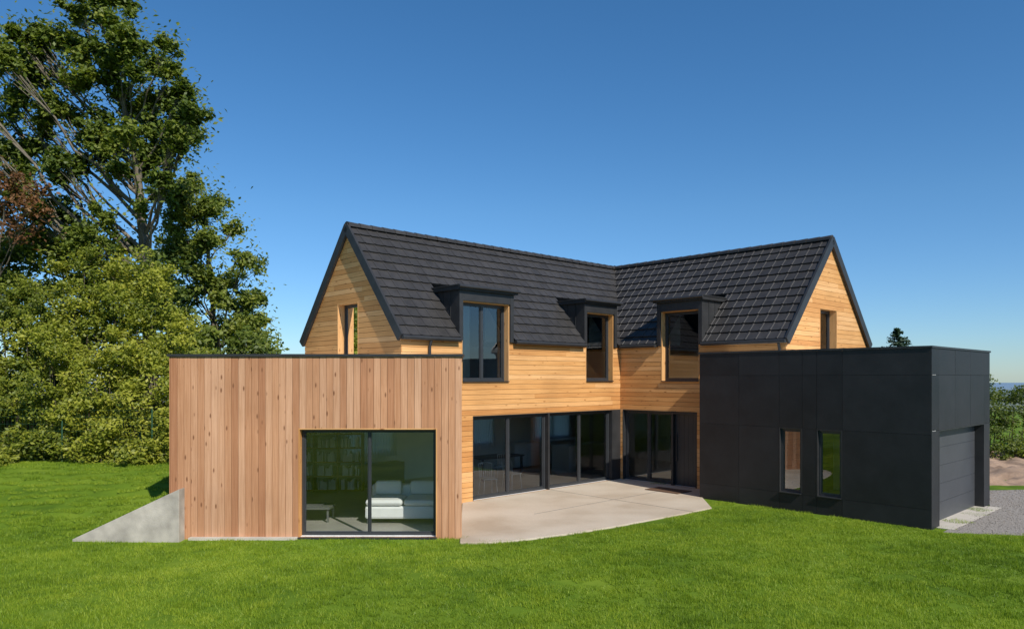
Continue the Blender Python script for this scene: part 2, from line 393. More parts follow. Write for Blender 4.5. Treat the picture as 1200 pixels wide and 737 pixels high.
h2=[(-VR+e-d3[1]-.12,-VR+e-d3[0]+.12,th(5.45,HU))]
P2,S2_=slope('right_roof',uv(0,VR-e),dL,dR,HU,L2+.4,h2,[(C,vn)])
P2b,_=slope('right_roof_back',uv(5.4,VR-e),dL,-dR,HU,L2+.4,[],[(C,vn)])
RG=MB()
def ridge(p0,p1):
    d=(p1-p0);Ln=d.length;d.normalize();x=d.cross(Z).normalized();k=int(Ln/.36)
    for i in range(k+1):
        s0=i*.36; s1=min(Ln,s0+.40)
        if s1-s0<.05: continue
        b=len(RG.v);m=7
        for s,rr in ((s0,.13),(s1,.112)):
            for j in range(m):
                a=math.pi*(-.08+1.16*j/(m-1)); q=p0+d*s+x*math.cos(a)*rr+Z*(math.sin(a)*rr*.85-.02); RG.v.append(tuple(q));RG.t.append((0,0,0))
        r=random.random()
        for j in range(m-1): RG.f.append((b+j,b+j+1,b+m+j+1,b+m+j));RG.r.append(r)
        RG.f.append(tuple(b+j for j in range(m)));RG.r.append(r)
RT=RZ+.05
ridge(uv(UL-e,HV,RT),uv(HU,HV,RT)); ridge(uv(HU,VR-e,RT),uv(HU,HV,RT)); ridge(uv(5.45,4.85,EV+.05),uv(HU,HV,RT+.03))
RG.obj('ridge_tiles',M_TILE,house,recalc=False)
for P,S in ((P1,S1),(P1b,S1),(P2,S2_),(P2b,S2_)):
    a0,a1=-.035,.03
    ZN.poly8([P(a0,-.02,-.13),P(a1,-.02,-.13),P(a1,S+.0,-.13),P(a0,S+.0,-.13),P(a0,-.02,.10),P(a1,-.02,.10),P(a1,S+.02,.10),P(a0,S+.02,.10)],.5)
def gut(fr,a0,a1):
    ZN.tube([fr.p(a0,.13,EV-.10),fr.p(a1,.13,EV-.10)],[.055,.055],10)
    fr.box(ZN,a0,a1,.004,.07,EV-.13,EV-.03)
gut(W1,UL-.05,d1[0]-.13);gut(W1,d1[1]+.13,d2[0]-.13);gut(W2,.1,d3[0]-.13);gut(W2,d3[1]+.13,-VR+.05)
gut(BK,UL,5.4);gut(RS,-4.8,-VR)
def pipe(fr,a,z0): ZN.tube([fr.p(a,.12,EV-.15),fr.p(a,.06,EV-.30),fr.p(a,.06,z0)],[.035,.035,.035],8)
pipe(W1,-7.5,3.5);pipe(W2,5.3,3.6)
# ------------------------------------------------------------------ floors
def slab(mb,pts,z0,z1):
    n=len(pts);b=len(mb.v)
    for z in (z0,z1):
        for p in pts: mb.v.append((p[0],p[1],z));mb.t.append((0,0,0))
    mb.f.append(tuple(range(b+n-1,b-1,-1)));mb.f.append(tuple(range(b+n,b+2*n)));mb.r+=[0,0]
    for i in range(n):
        j=(i+1)%n;mb.f.append((b+i,b+j,b+n+j,b+n+i));mb.r.append(0)
Lsh=[uv(*q) for q in ((-8.0,.29),(.29,.29),(.29,-5.15),(5.11,-5.15),(5.11,4.51),(-8.0,4.51))]
slab(CL,Lsh,2.45,2.72)
Bp=Vector((-1.003,14.45,0));Ap=Vector((-6.834,14.45,0));WT=3.63
Bq=Vector((-1.285,18.47,0))
E=uv(UL,0);Gf=uv(UL,4.8);Aq=Vector((-6.834,20.72,0))
fl=[uv(*q) for q in ((-6.6,.2),(.2,.2),(.2,-5.2),(5.2,-5.2),(5.2,4.6),(-8.2,4.6))]
slab(FL,fl+[Vector((-6.7,20.6,0)),Vector((-6.7,14.6,0)),Vector((-1.15,14.6,0))],-.1,.032)
WR=MB()
slab(WR,[Ap+Vector((.2,.2,0)),Bp+Vector((-.2,.2,0)),Bq+Vector((-.15,-.1,0)),E+Vector((.0,-.03,0)),Gf+Vector((-.03,0,0)),Aq+Vector((.2,-.1,0))],3.2,3.42)
WR.obj('wing_flat_roof',M_CEIL,house)
WF=FR(Bp,(-1,0),(0,-1)); sd=(Bq-Bp);sl=sd.length; WS=FR(Bp,sd,(sd.y,-sd.x)); WLs=FR(Ap,(0,1),(-1,0)); WB=FR(Aq,(1,0),(0,1))
wo=(.49,3.25,.04,2.20)
clad_v(WDV,WF,.0,5.831,-.03,WT,[wo],key='wf'); shell((MEM,PLA),WF,.026,5.80,-.03,WT-.02,[wo])
clad_v(WDV,WS,.026,sl-.02,-.03,WT,[],key='ws'); shell((MEM,PLA),WS,.3,sl,-.03,WT-.02,[])
clad_v(WDV,WLs,.026,6.27,-.03,WT,[],key='wl'); shell((MEM,PLA),WLs,.3,6.2,-.03,WT-.02,[])
clad_h(WD,WB,.0,.9,0,WT,[],key='wb'); shell((MEM,PLA),WB,0,.9,0,WT-.02,[])
window(WF,*wo,.16,(1.87,),.05,'w',sill=False,mul=.3,s=.02)
WF.box(ZN,.49,3.25,-.26,.06,.0,.038)
ZN2=MB()
WF.box(ZN2,-.03,5.86,-.33,.035,WT,WT+.05); WS.box(ZN2,.33,sl,-.33,.03,WT,WT+.049); WLs.box(ZN2,.33,6.3,-.33,.03,WT,WT+.049)
ZN2.obj('parapet_cap',M_ZINC,house)
CS=MB(); WF.box(CS,3.26,5.4,.002,.11,-.1,.045); CS.obj('concrete_plinth',M_CONC,house)
# ------------------------------------------------------------------ garage
K=Vector((8.84,15.28,0)); GF=FR(K,dL,-dR); GS=FR(K,dR,-dL); GT=3.84
PN=MB(); gap=.003
def panels(fr,cols,rows,ops):
    for x0,x1 in zip(cols[:-1],cols[1:]):
        for z0,z1 in zip(rows[:-1],rows[1:]):
            xm,zm=(x0+x1)/2,(z0+z1)/2
            if any(o[0]<xm<o[1] and o[2]<zm<o[3] for o in ops): continue
            fr.box(PN,x0+gap,x1-gap,-.012,(hsh(x0,z0)-.5)*.002,z0+gap,z1-gap)
go=[(1.853,2.445,.42,2.0),(2.795,3.373,.42,2.0)]
panels(GF,[0,1.853,2.445,2.795,3.373,4.45,5.6],[-.05,.42,2.0,3.27,GT],go)
shell((MEM,PLA),GF,.0,5.6,-.05,GT-.02,go,layers=((-.05,-.014),(-.28,-.052)))
gd=[(.48,3.9,0,2.08)]
panels(GS,[0.002,.48,1.6,2.75,3.9,4.4],[-.05,2.08,3.27,GT],gd)
shell((MEM,PLA),GS,.05,4.4,-.05,GT-.02,gd,layers=((-.05,-.014),(-.28,-.052)))
GB=FR(K+dR*4.4,dL,dR); panels(GB,[0,1.9,3.815],[-.05,2.0,GT],[]); shell((MEM,PLA),GB,.05,3.8,-.05,GT-.02,[],layers=((-.05,-.014),(-.28,-.052)))
GE=FR(K+dL*5.6,dR,dL); panels(GE,[0.002,1.262],[-.05,2.0,GT],[]); shell((MEM,PLA),GE,.05,1.26,-.05,GT-.02,[],layers=((-.05,-.014),(-.1,-.052)))
PN.obj('garage_panels',M_PANEL,house)
for o in go: window(GF,*o,.07,(),.04,'z')
G2=MB(); slab(G2,[K+dR*.1+dL*.1,K+dR*4.3+dL*.1,K+dR*4.3+dL*3.75,K+dR*1.3+dL*3.75,K+dR*1.2+dL*5.5,K+dR*.1+dL*5.5],3.45,3.6)
G2.obj('garage_flat_roof',M_CEIL,house)
G3=MB()
GF.box(G3,-.02,5.63,-.3,.02,GT,GT+.045); GS.box(G3,.3,4.43,-.3,.02,GT,GT+.044); GB.box(G3,.3,3.8,-.3,.02,GT,GT+.044)
GE.box(G3,.3,1.2,-.1,.02,GT,GT+.044)
G3.obj('garage_parapet_cap',M_ZINC,house)
GDR=MB()
for i in range(5): GS.box(GDR,.50,3.88,-.25,-.20,.02+i*.41,.02+(i+1)*.41-.008)
GS.box(GDR,.50,3.88,-.249,-.21,.02,2.05)
GDR.obj('garage_door',simple('garage_door_grey',(.055,.058,.065),.45,0,2,.08),house)
GS.box(ZN,.48,.5,-.28,.004,0,2.08);GS.box(ZN,3.88,3.9,-.28,.004,0,2.08);GS.box(ZN,.5,3.88,-.28,.003,2.06,2.08)
GAP=MB(); GS.box(GAP,.3,4.1,-.3,.32,-.08,.018); GAP.obj('garage_threshold',M_CONC,house)
FL2=MB(); slab(FL2,[K+dR*.2+dL*.31,K+dR*4.2+dL*.31,K+dR*4.2+dL*3.7,K+dR*.2+dL*5.4],-.1,.015); FL2.obj('garage_floor',M_FLOOR,house)
WD.obj('horizontal_cladding',M_WH,house); WDV.obj('vertical_cladding',M_WV,house)
MEM.obj('wall_membrane',M_MEMB,house);PLA.obj('inner_walls',M_PLAST,house);ZN.obj('zinc_trim',M_ZINC,house)
CL.obj('ceilings',M_CEIL,house);FL.obj('interior_floor',M_FLOOR,house)
FRM.obj('window_frames',M_FRAME,house);GLS.obj('window_glass',M_GLASS,house,recalc=False)
REVH.obj('window_reveals_timber',M_WH,house);REVZ.obj('window_reveals_metal',M_ZINC,house)
# ------------------------------------------------------------------ interior furniture
def boxw(mb,x0,x1,y0,y1,z0,z1): FR((0,0),(1,0),(0,1)).box(mb,x0,x1,y0,y1,z0,z1)
sofa=empty('sofa',(-2.4,16.0,.03)); dy=-.45
s=MB();boxw(s,-3.2,-1.55,16.2+dy,17.0+dy,.14,.42);boxw(s,-3.2,-1.55,17.01+dy,17.25+dy,.14,.78);boxw(s,-1.54,-1.30,16.2+dy,17.25+dy,.14,.62);s.obj('sofa_base',M_FAB,sofa,bevel=.05)
s=MB();boxw(s,-3.19,-2.38,16.17+dy,16.95+dy,.43,.56);boxw(s,-2.36,-1.56,16.17+dy,16.95+dy,.43,.56);boxw(s,-3.1,-2.5,16.82+dy,17.0+dy,.57,.88);boxw(s,-2.3,-1.65,16.82+dy,17.0+dy,.57,.88);s.obj('sofa_cushions',M_FAB,sofa,bevel=.06)
s=MB()
for x in (-3.13,-1.42):
    for y in (16.27+dy,17.15+dy): boxw(s,x-.02,x+.02,y-.02,y+.02,.032,.14)
s.obj('sofa_legs',M_DGREY,sofa)
ct=empty('coffee_table',(-4.4,16.2,.03)); s=MB();boxw(s,-4.75,-4.0,15.9,16.5,.32,.37)
for x in (-4.7,-4.05):
    for y in (15.95,16.45): boxw(s,x-.02,x+.02,y-.02,y+.02,.032,.318)
boxw(s,-4.65,-4.2,16.0,16.4,.371,.40);s.obj('table_body',M_DGREY,ct)
bs=empty('bookcase',(-4.6,20.2,.03)); s=MB()
for zz in (.06,.45,.84,1.23,1.62,2.0): boxw(s,-6.2,-4.2,20.2,20.5,zz,zz+.03)
for xx in (-6.23,-5.55,-4.88,-4.2): boxw(s,xx,xx+.03,20.19,20.5,.032,2.03)
s.obj('shelves',M_OAK,bs); s=MB()
for zz in (.09,.48,.87,1.26,1.65):
    x=-6.15
    while x<-4.3:
        w=random.uniform(.02,.05)
        if random.random()<.7 and not any(abs(x-q)<.07 for q in (-5.53,-4.86)): boxw(s,x,x+w,20.25,20.45,zz+.002,zz+random.uniform(.18,.3))
        x+=w+.004
s.obj('books',M_WPL,bs)
def chair(px,y,rot):
    P=wg(px,y,.03); o=empty('dining_chair',P); s=MB()
    c,sn=math.cos(rot),math.sin(rot); fr=FR(P,(c,sn),(-sn,c))
    s.tube([fr.p(-.2,-.2,.03),fr.p(-.17,-.17,.45)],[.014]*2,6);s.tube([fr.p(.2,-.2,.03),fr.p(.17,-.17,.45)],[.014]*2,6)
    s.tube([fr.p(-.2,.22,.03),fr.p(-.17,.17,.45),fr.p(-.19,.24,.85)],[.014]*3,6);s.tube([fr.p(.2,.22,.03),fr.p(.17,.17,.45),fr.p(.19,.24,.85)],[.014]*3,6)
    s.tube([fr.p(-.19,.24,.85),fr.p(0,.27,.88),fr.p(.19,.24,.85)],[.014]*3,6)
    for k in (-.12,-.06,0,.06,.12): s.tube([fr.p(k,.17,.46),fr.p(k,.25,.86)],[.008]*2,5)
    s.obj('chair_frame',M_WPL,o); t=MB(); fr.box(t,-.2,.2,-.2,.18,.45,.48); t.obj('chair_seat',M_WPL,o,bevel=.012)
chair(572,579,.4);chair(600,572,2.4);chair(588,562,3.4)
tb=empty('dining_table',uv(-2.9,2.7,.03)); s=MB(); fr=FR(uv(-2.9,2.7),dR,dL); fr.box(s,-.9,.9,-.42,.42,.72,.76)
for a in (-.82,.82):
    for n in (-.36,.36): fr.box(s,a-.03,a+.03,n-.03,n+.03,.033,.72)
s.obj('table_body',M_DGREY,tb)
kt=empty('kitchen_units',uv(2,4.2,.03)); s=MB(); fr=FR(uv(0,0),dR,dL)
for i in range(6): fr.box(s,-.9+i*.61,-.9+i*.61+.6,3.9,4.44,.1,.88)
fr.box(s,-.92,2.8,3.88,4.44,.885,.92)
fr.box(s,-.2,2.2,2.0,2.8,.035,.92); s.obj('units',M_WPL,kt)
cb=empty('sideboard',uv(-6.7,4.0)); s=MB(); 
fr=FR(uv(-7.8,4.2),dR,-dL); fr.box(s,0,2.2,.0,.45,.05,.7); s.obj('body',M_DGREY,cb)
dm=MB(); FR(uv(-.95,-2.0),dR,-dL).box(dm,-.35,.35,-.1,1.0,.034,.05); dm.obj('doormat',M_MAT,bevel=.004)
# ------------------------------------------------------------------ patio
def patiomat():
    m,nt,n,l,b=mat('patio_concrete')
    tc=n.new('ShaderNodeTexCoord');a=n.new('ShaderNodeTexNoise');a.inputs['Scale'].default_value=.55;a.inputs['Detail'].default_value=6;l.new(tc.outputs['Object'],a.inputs['Vector'])
    r=ramp(n,[(.32,(.43,.345,.25)),(.5,(.53,.445,.34)),(.7,(.59,.51,.405))]);l.new(a.outputs['Fac'],r.inputs[0])
    f=n.new('ShaderNodeTexNoise');f.inputs['Scale'].default_value=28;f.inputs['Detail'].default_value=8;l.new(tc.outputs['Object'],f.inputs['Vector'])
    fr=ramp(n,[(.3,(.88,.88,.88)),(.7,(1,1,1))]);l.new(f.outputs['Fac'],fr.inputs[0])
    mx=n.new('ShaderNodeMix');mx.data_type='RGBA';mx.blend_type='MULTIPLY';mx.inputs[0].default_value=1;l.new(r.outputs[0],mx.inputs[6]);l.new(fr.outputs[0],mx.inputs[7]);l.new(mx.outputs[2],b.inputs['Base Color'])
    b.inputs['Roughness'].default_value=.8
    bp=n.new('ShaderNodeBump');bp.inputs['Strength'].default_value=.2;bp.inputs['Distance'].default_value=.01;l.new(f.outputs['Fac'],bp.inputs['Height']);l.new(bp.outputs[0],b.inputs['Normal'])
    return m
M_PATIO=patiomat()
edge=[wg(539,637),wg(570,637),wg(600,635),wg(640,630),wg(680,624.5),wg(720,618),wg(760,610.5),wg(800,603),wg(834,596)]
pat=edge+[K+dL*5.55+dR*.05,uv(-.02,-3.6),uv(-.02,-.02),Vector(Bq)+Vector((.02,.02,0))]
pm=MB();slab(pm,pat,-.12,.03)
po=pm.obj('patio',M_PATIO,bevel=.008)
J=MB(); jf=FR(C,dR,-dL)
jf.box(J,-6.2,-1.3,2.35,2.362,.0305,.0335); jf.box(J,-3.25,-3.238,.06,2.34,.0305,.0335);jf.box(J,-3.25,-3.238,2.37,4.9,.0305,.0335)
jo=J.obj('patio_joint',M_DGREY,None); jo.parent=po
# ------------------------------------------------------------------ terrain
def S(x): x=min(1,max(0,x)); return x*x*(3-2*x)
def tz(x,y):
    z=0.0
    far=max(abs(x)-40,abs(y-15)-45,0)
    if x<-6.75 and y>13.0:
        z=.88*S((y-13.7)/6.5)*S((-6.3-x)/1.2) if y>14.5 or x<-8.4 else .88*S((y-13.7)/6.5)*S((-8.0-x)/.8)
        if y>14.33 and x>-9.2:
            z=max(z,.93*min(1,max(0,(x+8.65)/1.9)))
    und=.13*noise.noise(Vector((x*.20,y*.33,1.3)))+.03*noise.noise(Vector((x*.9,y*.9,4)))
    k=S((13.6-y)/2.0) if x>-9 else 1.0
    z+=und*max(k,.08)
    if far>0: z-=28*S(far/300)
    return z
def ptin(poly,x,y):
    c=False;n=len(poly);j=n-1
    for i in range(n):
        a,b=poly[i],poly[j]
        if (a[1]>y)!=(b[1]>y) and x<(b[0]-a[0])*(y-a[1])/(b[1]-a[1])+a[0]: c=not c
        j=i
    return c
xs=[-5000,-2500,-1200,-600,-350,-200,-120,-80,-60,-45,-36,-30]+list(np.arange(-26,24.01,.2))+[27,32,40,50,65,85,120,200,350,600,1200,2500,5000]
ys=[-5000,-1500,-600,-250,-120,-60,-30,-15,-8,-4]+list(np.arange(0,6,.6))+list(np.arange(6,27,.2))+[28,30,33,37,42,50,60,80,120,200,350,600,1200,2500,5000]
V=[(x,y,tz(x,y)) for y in ys for x in xs]; nx=len(xs)
F=[(j*nx+i,j*nx+i+1,(j+1)*nx+i+1,(j+1)*nx+i) for j in range(len(ys)-1) for i in range(nx-1)]
me=bpy.data.meshes.new('ground');me.from_pydata(V,[],F);me.polygons.foreach_set('use_smooth',[True]*len(F))
def groundmat():
    m,nt,n,l,b=mat('lawn_ground')
    g=n.new('ShaderNodeNewGeometry');no=n.new('ShaderNodeTexNoise');no.inputs['Scale'].default_value=.5;no.inputs['Detail'].default_value=10;no.inputs['Roughness'].default_value=.65;l.new(g.outputs['Position'],no.inputs['Vector'])
    r=ramp(n,[(.35,(.065,.12,.010)),(.5,(.11,.18,.014)),(.68,(.17,.235,.022))]);l.new(no.outputs['Fac'],r.inputs[0])
    ln=n.new('ShaderNodeVectorMath');ln.operation='LENGTH';l.new(g.outputs['Position'],ln.inputs[0])
    f2=n.new('ShaderNodeTexVoronoi');f2.inputs['Scale'].default_value=.008;l.new(g.outputs['Position'],f2.inputs['Vector'])
    fr=ramp(n,[(0,(.09,.12,.05)),(.5,(.20,.19,.10)),(1,(.06,.09,.04))]);l.new(f2.outputs['Color'],fr.inputs[0])
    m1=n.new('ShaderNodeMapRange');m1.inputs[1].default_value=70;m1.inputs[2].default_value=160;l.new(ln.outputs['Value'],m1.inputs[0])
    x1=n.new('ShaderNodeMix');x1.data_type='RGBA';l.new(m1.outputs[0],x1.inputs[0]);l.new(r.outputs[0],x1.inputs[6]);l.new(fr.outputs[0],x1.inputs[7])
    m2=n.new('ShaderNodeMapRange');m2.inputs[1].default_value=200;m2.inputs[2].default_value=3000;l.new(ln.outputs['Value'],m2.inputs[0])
    x2=n.new('ShaderNodeMix');x2.data_type='RGBA';l.new(m2.outputs[0],x2.inputs[0]);l.new(x1.outputs[2],x2.inputs[6]);x2.inputs[7].default_value=(.17,.25,.34,1)  # atmospheric haze painted into the base colour, bluer with distance
    l.new(x2.outputs[2],b.inputs['Base Color']);b.inputs['Roughness'].default_value=.95;b.inputs['Specular IOR Level'].default_value=.1
    return m
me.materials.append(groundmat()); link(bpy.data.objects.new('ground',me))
def blades(n,size):
    P=np.zeros((n,3));P[:,:2]=rng.uniform(-size/2,size/2,(n,2))
    h=rng.uniform(.02,.055,n);a=rng.uniform(0,6.28,n);w=rng.uniform(.003,.006,n);ln=rng.normal(0,.018,(n,2))
    A=P.copy();B=P.copy();Cc=P.copy();A[:,0]+=np.cos(a)*w;A[:,1]+=np.sin(a)*w;B[:,0]-=np.cos(a)*w;B[:,1]-=np.sin(a)*w
    Cc[:,:2]+=ln;Cc[:,2]=h
    A[:,2]-=.01;B[:,2]-=.01
    V=np.stack([A,B,Cc],1).reshape(-1,3);F=np.arange(3*n).reshape(-1,3);return V,F
def npmesh(name,V,F,r,m,smooth=False):
    me=bpy.data.meshes.new(name);k=F.shape[1];me.vertices.add(len(V));me.vertices.foreach_set('co',V.astype(np.float32).ravel())
    me.loops.add(F.size);me.loops.foreach_set('vertex_index',F.astype(np.int32).ravel());me.polygons.add(len(F));me.polygons.foreach_set('loop_start',np.arange(0,F.size,k,dtype=np.int32))
    me.update(calc_edges=True);a=me.attributes.new('rnd','FLOAT','FACE');a.data.foreach_set('value',np.clip(r,0,1).astype(np.float32))
    me.materials.append(m);return me
Vb,Fb=blades(480,.46)
patch=bpy.data.objects.new('grass_tuft',npmesh('grass_tuft',Vb,Fb,rng.uniform(0,1,len(Fb)),M_BLADE));link(patch)
wing_poly=[Ap,Bp,Bq,uv(0,0),uv(0,-3.7),K+dL*5.6,K,K+dR*4.4,uv(3,-5.45),uv(5.4,-5.45),uv(5.4,4.8),Gf,Aq]
drive=[(8.95,15.05),(10.5,14.75),(14,14.6),(26,15.5),(26,22),(13.2,20.6),(12.05,18.3),(12.0,18.2)]
retw=[(-8.7,14.16),(-6.1,14.16),(-6.1,14.50),(-8.7,14.50)]
pts=[]
y=6.8
while y<24:
    st=.36 if y<16 else .44
    x=-.80*y-1.5
    while x<.80*y+1.5:
        px,py=x+random.uniform(-.12,.12),y+random.uniform(-.12,.12)
        if not(ptin(pat,px,py) or ptin(wing_poly,px,py) or ptin(drive,px,py) or ptin(retw,px,py)) and not (px>11 and py>18.3):
            pts.append((px,py,tz(px,py)))
        x+=st
    y+=st
gm=bpy.data.meshes.new('lawn_grass');gm.from_pydata(pts,[],[]);go_=bpy.data.objects.new('lawn_grass',gm);link(go_)
ng=bpy.data.node_groups.new('grass_scatter','GeometryNodeTree')
ng.interface.new_socket('Geometry',in_out='INPUT',socket_type='NodeSocketGeometry');ng.interface.new_socket('Geometry',in_out='OUTPUT',socket_type='NodeSocketGeometry')
gi=ng.nodes.new('NodeGroupInput');gq=ng.nodes.new('NodeGroupOutput');ip=ng.nodes.new('GeometryNodeInstanceOnPoints');oi=ng.nodes.new('GeometryNodeObjectInfo');oi.inputs['Object'].default_value=patch
rv=ng.nodes.new('FunctionNodeRandomValue');rv.data_type='FLOAT_VECTOR';rv.inputs[0].default_value=(0,0,0);rv.inputs[1].default_value=(0,0,6.283)
rs=ng.nodes.new('FunctionNodeRandomValue');rs.data_type='FLOAT_VECTOR';rs.inputs[0].default_value=(.95,.95,.55);rs.inputs[1].default_value=(1.1,1.1,1.4);rs.inputs['Seed'].default_value=5
ng.links.new(gi.outputs[0],ip.inputs['Points']);ng.links.new(oi.outputs['Geometry'],ip.inputs['Instance']);ng.links.new(rv.outputs[0],ip.inputs['Rotation']);ng.links.new(rs.outputs[0],ip.inputs['Scale']);ng.links.new(ip.outputs[0],gq.inputs[0])
md=go_.modifiers.new('scatter','NODES');md.node_group=ng
patch.location=(0,9.5,tz(0,9.5));patch.parent=go_
RW=MB()
x0,x1=-8.60,-6.51;y0,y1=14.18,14.43
Pw=[(x0,y0,-.1),(x1,y0,-.1),(x1,y1,-.1),(x0,y1,-.1),(x0,y0,.05),(x1,y0,1.03),(x1,y1,1.03),(x0,y1,.05)]
RW.poly8(Pw,.5);RW.obj('retaining_wall',M_WALLC,bevel=.01)
# ------------------------------------------------------------------ driveway, dirt
dv=MB();slab(dv,[Vector((a,b,0)) for a,b in drive],-.1,.012)
M_GRAV=simple('gravel',(.27,.24,.21),.9,0,45,.5,.8,60)
do=dv.obj('gravel_driveway',M_GRAV)
n=9000;G=[];
while len(G)<n:
    x,y=random.uniform(9,22),random.uniform(14.6,21.5)
    if ptin(drive,x,y): G.append((x,y,.014))
G=np.array(G);sz=rng.uniform(.01,.028,n);oc=np.array([(1,0,0),(0,1,0),(-1,0,0),(0,-1,0),(0,0,.7),(0,0,-.7)])
jit=rng.uniform(.6,1.2,(n,6,1));V=(G[:,None,:]+oc[None]*sz[:,None,None]*jit).reshape(-1,3)
of=np.array([(0,1,4),(1,2,4),(2,3,4),(3,0,4),(1,0,5),(2,1,5),(3,2,5),(0,3,5)]);F=(of[None]+np.arange(n)[:,None,None]*6).reshape(-1,3)
ps=bpy.data.objects.new('pebbles',npmesh('pebbles',V,F,rng.uniform(0,1,len(F)),M_GRAV));link(ps);ps.parent=do
M_DIRT=simple('bare_earth',(.33,.22,.145),.95,0,1.5,.4,.9,14)
nx=90;ny=60;V=[];
for j in range(ny):
    for i in range(nx):
        x=11.2+i*.2;y=18.4+j*.2
        q=Vector((x*.5,y*.5,2));hh=.12+.45*max(0,noise.noise(q))+.16*noise.noise(q*4)+.08*noise.noise(q*11)
        ed=min(i,nx-1-i,j,ny-1-j)/6
        inner=S((y-20.9-.02*x)/1.2)
        V.append((x,y,-.06+hh*min(1,ed)*inner+ .02*inner))
F=[(j*nx+i,j*nx+i+1,(j+1)*nx+i+1,(j+1)*nx+i) for j in range(ny-1) for i in range(nx-1)]
me=bpy.data.meshes.new('bare_earth');me.from_pydata(V,[],F);me.polygons.foreach_set('use_smooth',[True]*len(F));me.materials.append(M_DIRT);link(bpy.data.objects.new('bare_earth',me))
# ------------------------------------------------------------------ foliage
def leaves(P,size,tone,up=.5,asp=.55,spread=.28):
    n=len(P);N=rng.normal(0,1,(n,3));N[:,2]=np.abs(N[:,2])+up;N[:,1]-=.6;N[:,0]+=.3;N/=np.linalg.norm(N,axis=1)[:,None]
    T=rng.normal(0,1,(n,3));T-=N*(T*N).sum(1)[:,None];T/=np.linalg.norm(T,axis=1)[:,None];B=np.cross(N,T)
    s=(size*rng.uniform(.6,1.3,n))[:,None]
    V=np.stack([P-T*s*.5,P+B*s*.5*asp+T*s*.05,P+T*s*.5-N*s*.12,P-B*s*.5*asp+T*s*.05],1).reshape(-1,3)
    F=np.arange(4*n).reshape(-1,4);return V,F,tone+rng.normal(0,spread*.6,n)
def leafobj(name,items,m,par):
    Vs=[];Fs=[];Rs=[];o=0
    for P,size,tone in items:
        V,F,R=leaves(P,size,tone);Vs.append(V);Fs.append(F+o);Rs.append(R);o+=len(V)
    ob=bpy.data.objects.new(name,npmesh(name,np.concatenate(Vs),np.concatenate(Fs),np.concatenate(Rs),m));link(ob)
    if par: parent(ob,par)
    return ob
def clump(c,r,n,sub=7,flat=.8,lo=.25,hi=.55):
    c=np.array(c);out=[];cs=[]
    for k in range(sub):
        d=rng.normal(0,1,3);d/=np.linalg.norm(d);d[2]*=flat;cc=c+d*r*rng.uniform(.15,.95);rr=r*rng.uniform(lo,hi);cs.append(cc)
        m=n//sub;q=rng.normal(0,1,(m,3));q/=np.linalg.norm(q,axis=1)[:,None];q*=(rng.uniform(0,1,m)**.42)[:,None]*rr;q[:,2]*=.75
        out.append(cc+q)
    return np.concatenate(out),cs
def curve(p0,p1,sag,k=6):
    p0=Vector(p0);p1=Vector(p1);L=(p1-p0).length;pts=[]
    for i in range(k+1):
        t=i/k;p=p0.lerp(p1,t);p.z-=sag*L*math.sin(math.pi*t)*.5
        if 0<i<k: p+=Vector((random.uniform(-1,1),random.uniform(-1,1),random.uniform(-.5,.5)))*L*.03
        pts.append(p)
    return pts
def build_tree(name,trunk_px,D,clumps,r0,leafn,lsize,barkm,leafm,tone=.45,depth=2.2,fill=0):
    clumps=list(clumps);base=list(clumps)
    for _ in range(fill):
        a=random.choice(base);nb=[q for q in base if q is not a and math.hypot(q[0]-a[0],q[1]-a[1])<75]
        if nb:
            q=random.choice(nb);clumps.append(((a[0]+q[0])/2+random.uniform(-8,8),(a[1]+q[1])/2+random.uniform(-8,8),random.uniform(13,22)))
    tr=[w3(x,y,D+dd) for x,y,dd in trunk_px]; root=empty(name,(tr[0].x,tr[0].y,0)); tr[0].z=.3
    b=MB();n=len(tr);fine=[]
    for i in range(n-1):
        for k in range(4):
            fine.append(tr[i].lerp(tr[i+1],k/4)+Vector((random.uniform(-.04,.04),)*3))
    fine.append(tr[-1]);m=len(fine);rad=[r0*(1-.88*(i/(m-1))**.9) for i in range(m)];rad[0]*=1.3
    b.tube(fine,rad,10)
    items=[]
    for c in clumps:
        px,y,r=c[:3];rr=r/FP*D;cc=w3(px,y,D+random.uniform(-depth,depth));
        def cost(i):
            s=fine[i];h=math.hypot(s.x-cc.x,s.y-cc.y);return abs((cc.z-s.z)-(1.05*h+.3))+.15*h
        i=min(range(m//4,m),key=cost);s=fine[i];L=(cc-s).length;r1=min(rad[i]*.5,.02+.009*L)
        cp=curve(s,cc,.10);b.tube(cp,[r1*(1-.8*j/6) for j in range(7)],6,cap=False)
        P,cs=clump(cc,rr,int(leafn*(r/28)**2),9)
        for q in cs:
            b.tube(curve(cp[4],q,.05,3),[r1*.3,r1*.22,r1*.15,.005],4,cap=False)
        ext=np.array(cc)+rng.normal(0,rr*.62,(int(leafn*.18*(r/28)**2),3))
        items.append((np.concatenate([P,ext]),lsize,tone+random.uniform(-.18,.18)))
    b.obj('trunk_and_limbs',barkm,root,smooth=True,recalc=False)
    leafobj('crown_leaves',items,leafm,root);return root
tall=[(115,18,26),(75,45,28),(148,42,28),(180,78,26),(40,85,30),(100,82,30),(214,112,20),(204,150,24),(160,118,28),(62,125,28),(20,120,26),(112,150,24),(226,160,13),(196,188,17),(40,172,30),(80,200,26),(10,182,26),(134,196,18),(196,52,17),(28,235,26),(75,252,26),(122,252,17),(188,226,15),(8,72,22),(130,85,24),(90,8,18),(150,8,16),(50,60,20),
 (-30,150,35),(-45,95,35),(-50,210,35),(-85,150,35),(-25,50,26),(150,160,20),(178,150,20),(60,285,24),(5,290,26),(100,290,24),(140,290,20),(20,40,18)]
